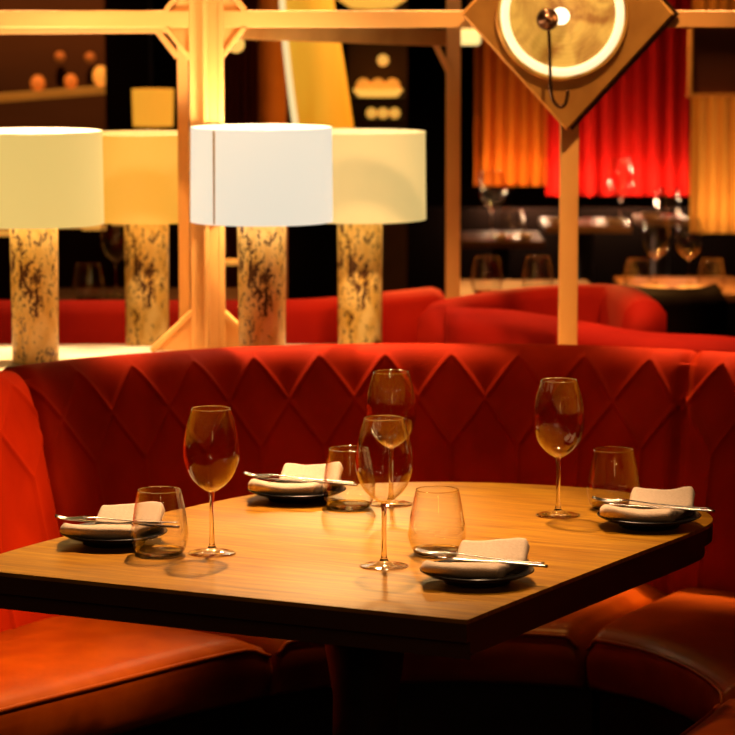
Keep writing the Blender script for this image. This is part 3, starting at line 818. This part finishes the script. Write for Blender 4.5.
dcurt = curtain('curtain', 'dark red curtain between the wide post and the amber column', 218, 262, 9.2, .3, 2.6, 6, .012, noisy('deep_red_curtain', (.10, .010, .004), (.14, .014, .005), 5, .85), 9)

# back bar shelf with lights
bs = empty('bar_shelf', at(378, 96, 9.3), 'small bar shelf with lit tray right of the curved amber panel', 'shelf')
obj('shelf_board', box((0, .06, -.012), (54 * 9.3 / FPX, .16, .016)), DARK, bs, smooth=False)
obj('back_board', box((0, .17, -.3), (60 * 9.3 / FPX, .02, 1.2)), noisy('brown_board', (.05, .022, .008), (.07, .03, .01), 5, .6), bs, smooth=False)
obj('lower_board', box((0, .06, -.078), (54 * 9.3 / FPX, .16, .014)), DARK, bs, smooth=False)
bz_ = bs.location
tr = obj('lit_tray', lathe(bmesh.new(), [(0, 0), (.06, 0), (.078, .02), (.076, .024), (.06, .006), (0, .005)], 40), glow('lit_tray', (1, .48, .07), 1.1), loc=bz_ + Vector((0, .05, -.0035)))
tag(tr, 'glowing amber tray on the small bar shelf', 'tray')
for dx, lab in ((-.045, 'left'), (.0, 'middle'), (.045, 'right')):
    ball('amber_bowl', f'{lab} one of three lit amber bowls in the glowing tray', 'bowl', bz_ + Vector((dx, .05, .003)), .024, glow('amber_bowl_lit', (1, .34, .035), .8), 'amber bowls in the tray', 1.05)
for dx, lab in ((-.02, 'left'), (.016, 'middle'), (.052, 'right')):
    ball('candle_globe', f'{lab} one of three small candle globes on the lower bar shelf', 'candle', bz_ + Vector((dx, .02, -.0705)), .017, glow('candle_lit', (1, .48, .07), .8), 'candle globes on the lower shelf')
ball('pendant_globe', 'single small globe light above the lit tray', 'light', at(383, 66, 9.35), .018, glow('pendant_lit', (1, .48, .08), .9))
for px, py, Y, r, lab, cc, s_ in ((236, 46, 7.6, .022, 'small yellow bulb peeping beside the right gusset of the wide post', (1, .6, .12), .95),):
    ball('wall_bulb', lab, 'light', at(px, py + 7, Y), r, glow('yellow_bulb', cc, s_))
wl = obj('box_light', box((0, 0, 0), (23 * 9.0 / FPX, .03, 16 * 9.0 / FPX)), glow('box_light_lit', (1, .74, .26), 1.3), loc=at(469, 37, 9.0), bevel=.012, smooth=True)
obj('rod', lathe(bmesh.new(), [(0, .03), (.004, .03), (.004, RH - wl.location.z), (0, RH - wl.location.z)], 12), DARKMETAL, wl)
tag(wl, 'small bright rectangular light left of the sconce diamond', 'light')
bl = obj('bowl_light', lathe(bmesh.new(), [(0, 0), (.06, .004), (.10, .03), (.098, .034), (0, .034)], 40), glow('bowl_light_lit', (1, .48, .06), .9), loc=at(372, 10, 8.8))
obj('rod', lathe(bmesh.new(), [(0, .036), (.004, .036), (.004, RH - bl.location.z), (0, RH - bl.location.z)], 12), DARKMETAL, bl)
tag(bl, 'wide amber bowl light above the rail at the top of the view', 'light')

# ------------------------------------------------------------------ light
def area(name, loc, aim, size, power, col, sy=None, spread=None):
    l = bpy.data.lights.new(name, 'AREA'); l.energy = power; l.color = col; l.size = size
    if sy: l.shape = 'RECTANGLE'; l.size_y = sy
    if spread: l.spread = math.radians(spread)
    o = link(bpy.data.objects.new(name, l)); o.location = loc
    o.rotation_euler = (Vector(aim) - Vector(loc)).to_track_quat('-Z', 'Y').to_euler(); return o
def spot(name, loc, aim, power, col, ang, blend=.6, r=.04):
    l = bpy.data.lights.new(name, 'SPOT'); l.energy = power; l.color = col; l.spot_size = math.radians(ang); l.spot_blend = blend; l.shadow_soft_size = r
    o = link(bpy.data.objects.new(name, l)); o.location = loc
    o.rotation_euler = (Vector(aim) - Vector(loc)).to_track_quat('-Z', 'Y').to_euler(); return o
WARM = (1, .60, .31)
AMB = (1, .57, .24)
FAR = (1, .42, .09)
spot('table_downlight', (.0, 5.70, 2.95), (-.13, 4.58, .75), 620, WARM, 35, 1.0, .05)
spot('banquette_fill_spot', (.05, 5.25, 3.15), (.05, 5.76, .75), 92, AMB, 36, .8, .05)  # added fill so the seams of the quilted back show
for x_ in (-.85, -.3, .25, .8):
    spot('ridge_fill_spot', (x_, 6.66, 3.15), (x_, 5.95, .88), 900, AMB, 19, .6, .05)  # added from behind to brighten only the banquette's top roll
spot('screen_fill_spot', (-.35, 4.7, 3.2), (-.30, 6.12, 1.42), 240, AMB, 20, .7, .05)  # added front fill for the oak posts and lamp columns
spot('sconce_fill_spot', (.55, 4.7, 3.2), (.42, 6.1, 1.50), 320, AMB, 22, .7, .05)  # added front fill for the sconce plate and right post
spot('table_downlight', (.25, 4.4, 3.0), (.17, 4.42, .75), 125, WARM, 28, 1.0, .05)  # second table light, added to brighten the napkin fronts
spot('table_glare_spot', (.0, 8.0, 2.3), (-.09, 4.62, .75), 90, (1, .68, .30), 10, 1.0, .09)  # added for the glare on the tabletop, no pendant hangs here
spot('wing_fill_spot', (1.35, 5.0, 3.0), (-.78, 5.05, .60), 900, AMB, 19, .8, .05)  # added to brighten the left wing and its seat
area('glass_reflection_area', (.5, -.6, 2.1), (.0, 4.6, .9), .28, 3.2, (1, .45, .12), .75)  # unseen panel added behind the camera, reflects as patches in the glasses
for i_, (x_, y_, z_) in enumerate(((-2.2, 1.2, 2.3), (-1.5, .4, 2.5), (-1.0, -.3, 2.1), (-.5, 1.4, 2.9), (.3, -.4, 2.4), (.9, .6, 2.6), (1.5, -.2, 2.0), (2.1, 1.0, 2.4), (2.9, 2.2, 2.2), (-2.9, 2.6, 2.2))):  # unseen points added for sparkles in the glasses, no lamps here
    l = bpy.data.lights.new('glass_sparkle_point', 'POINT'); l.energy = 2.2; l.color = (1, .62, .34); l.shadow_soft_size = .035
    link(bpy.data.objects.new('glass_sparkle_point', l)).location = (x_, y_, z_)
for px, p in ((492, .8), (515, 1.1), (540, .7), (566, .25), (596, .5), (622, .6), (650, .6), (678, .5)):
    X = at(px, 200, YCU).x
    l = bpy.data.lights.new('curtain_uplight', 'POINT'); l.energy = p * 1.7; l.color = (1, .60, .34); l.shadow_soft_size = .015
    link(bpy.data.objects.new('curtain_uplight', l)).location = (X, YCU - .21, zb + .005)
X = at(740, 200, 9.5).x
area('curtain_uplight', (X, 9.5, at(700, 240, 9.5).z), (X, 9.75, at(700, 240, 9.5).z + .5), .35, 2.0, (1, .62, .28), .04)
spot('far_table_light', (.75, 9.25, 3.1), (.85, 9.2, .7), 260, FAR, 50, .8, .12)  # this and the next are added for highlights on far tables
spot('far_table_light', (.35, 8.3, 3.1), (.40, 8.2, .7), 420, FAR, 60, .8, .12)
spot('booth_light', (.45, 6.95, 3.1), (.5, 6.5, .85), 260, AMB, 30, .9)  # added spot, placed to light the near roll and spare the inner back
spot('glass_backlight', (.42, 8.9, 1.75), (.38, 7.8, .82), 220, FAR, 40, .8, .06)  # hidden spots without fixture, added so far glass edges catch light
spot('glass_backlight', (.95, 9.75, 1.75), (.85, 9.0, .75), 160, FAR, 50, .8, .06)
spot('left_room_light', (-.7, 8.2, 3.1), (-.6, 7.2, .85), 110, AMB, 60, .9)
spot('left_room_light', (-.3, 6.45, 3.1), (-.35, 7.0, .75), 170, AMB, 40, .9)  # added to brighten the front of the far banquette
spot('shelf_light', (-1.0, 9.2, 3.1), (-1.15, 10.1, 1.25), 200, AMB, 50, .9)  # added to brighten the shelf and the brown wall

w = bpy.data.worlds.new('world'); SC.world = w; w.use_nodes = True
w.node_tree.nodes['Background'].inputs[0].default_value = (.9, .35, .1, 1); w.node_tree.nodes['Background'].inputs[1].default_value = .004

# ------------------------------------------------------------------ camera
cam = bpy.data.cameras.new('camera'); co = link(bpy.data.objects.new('camera', cam))
cam.sensor_width = 36; cam.sensor_fit = 'HORIZONTAL'; cam.lens = FPX / 735 * 36
co.location = (0, 0, EYE); co.rotation_euler = (PI / 2 - TH, 0, 0)
cam.clip_start = .05; cam.clip_end = 60
cam.dof.use_dof = True; cam.dof.focus_distance = 4.45; cam.dof.aperture_fstop = 8.0
SC.camera = co
vs = SC.view_settings
vs.view_transform = 'Standard'; vs.look = 'None'; vs.gamma = 1; vs.exposure = 0; vs.use_curve_mapping = False
cy = SC.cycles
cy.max_bounces = 12; cy.transparent_max_bounces = 32; cy.transmission_bounces = 12; cy.glossy_bounces = 6; cy.diffuse_bounces = 3
cy.sample_clamp_indirect = 4; cy.caustics_reflective = False; cy.caustics_refractive = False
cy.use_denoising = True
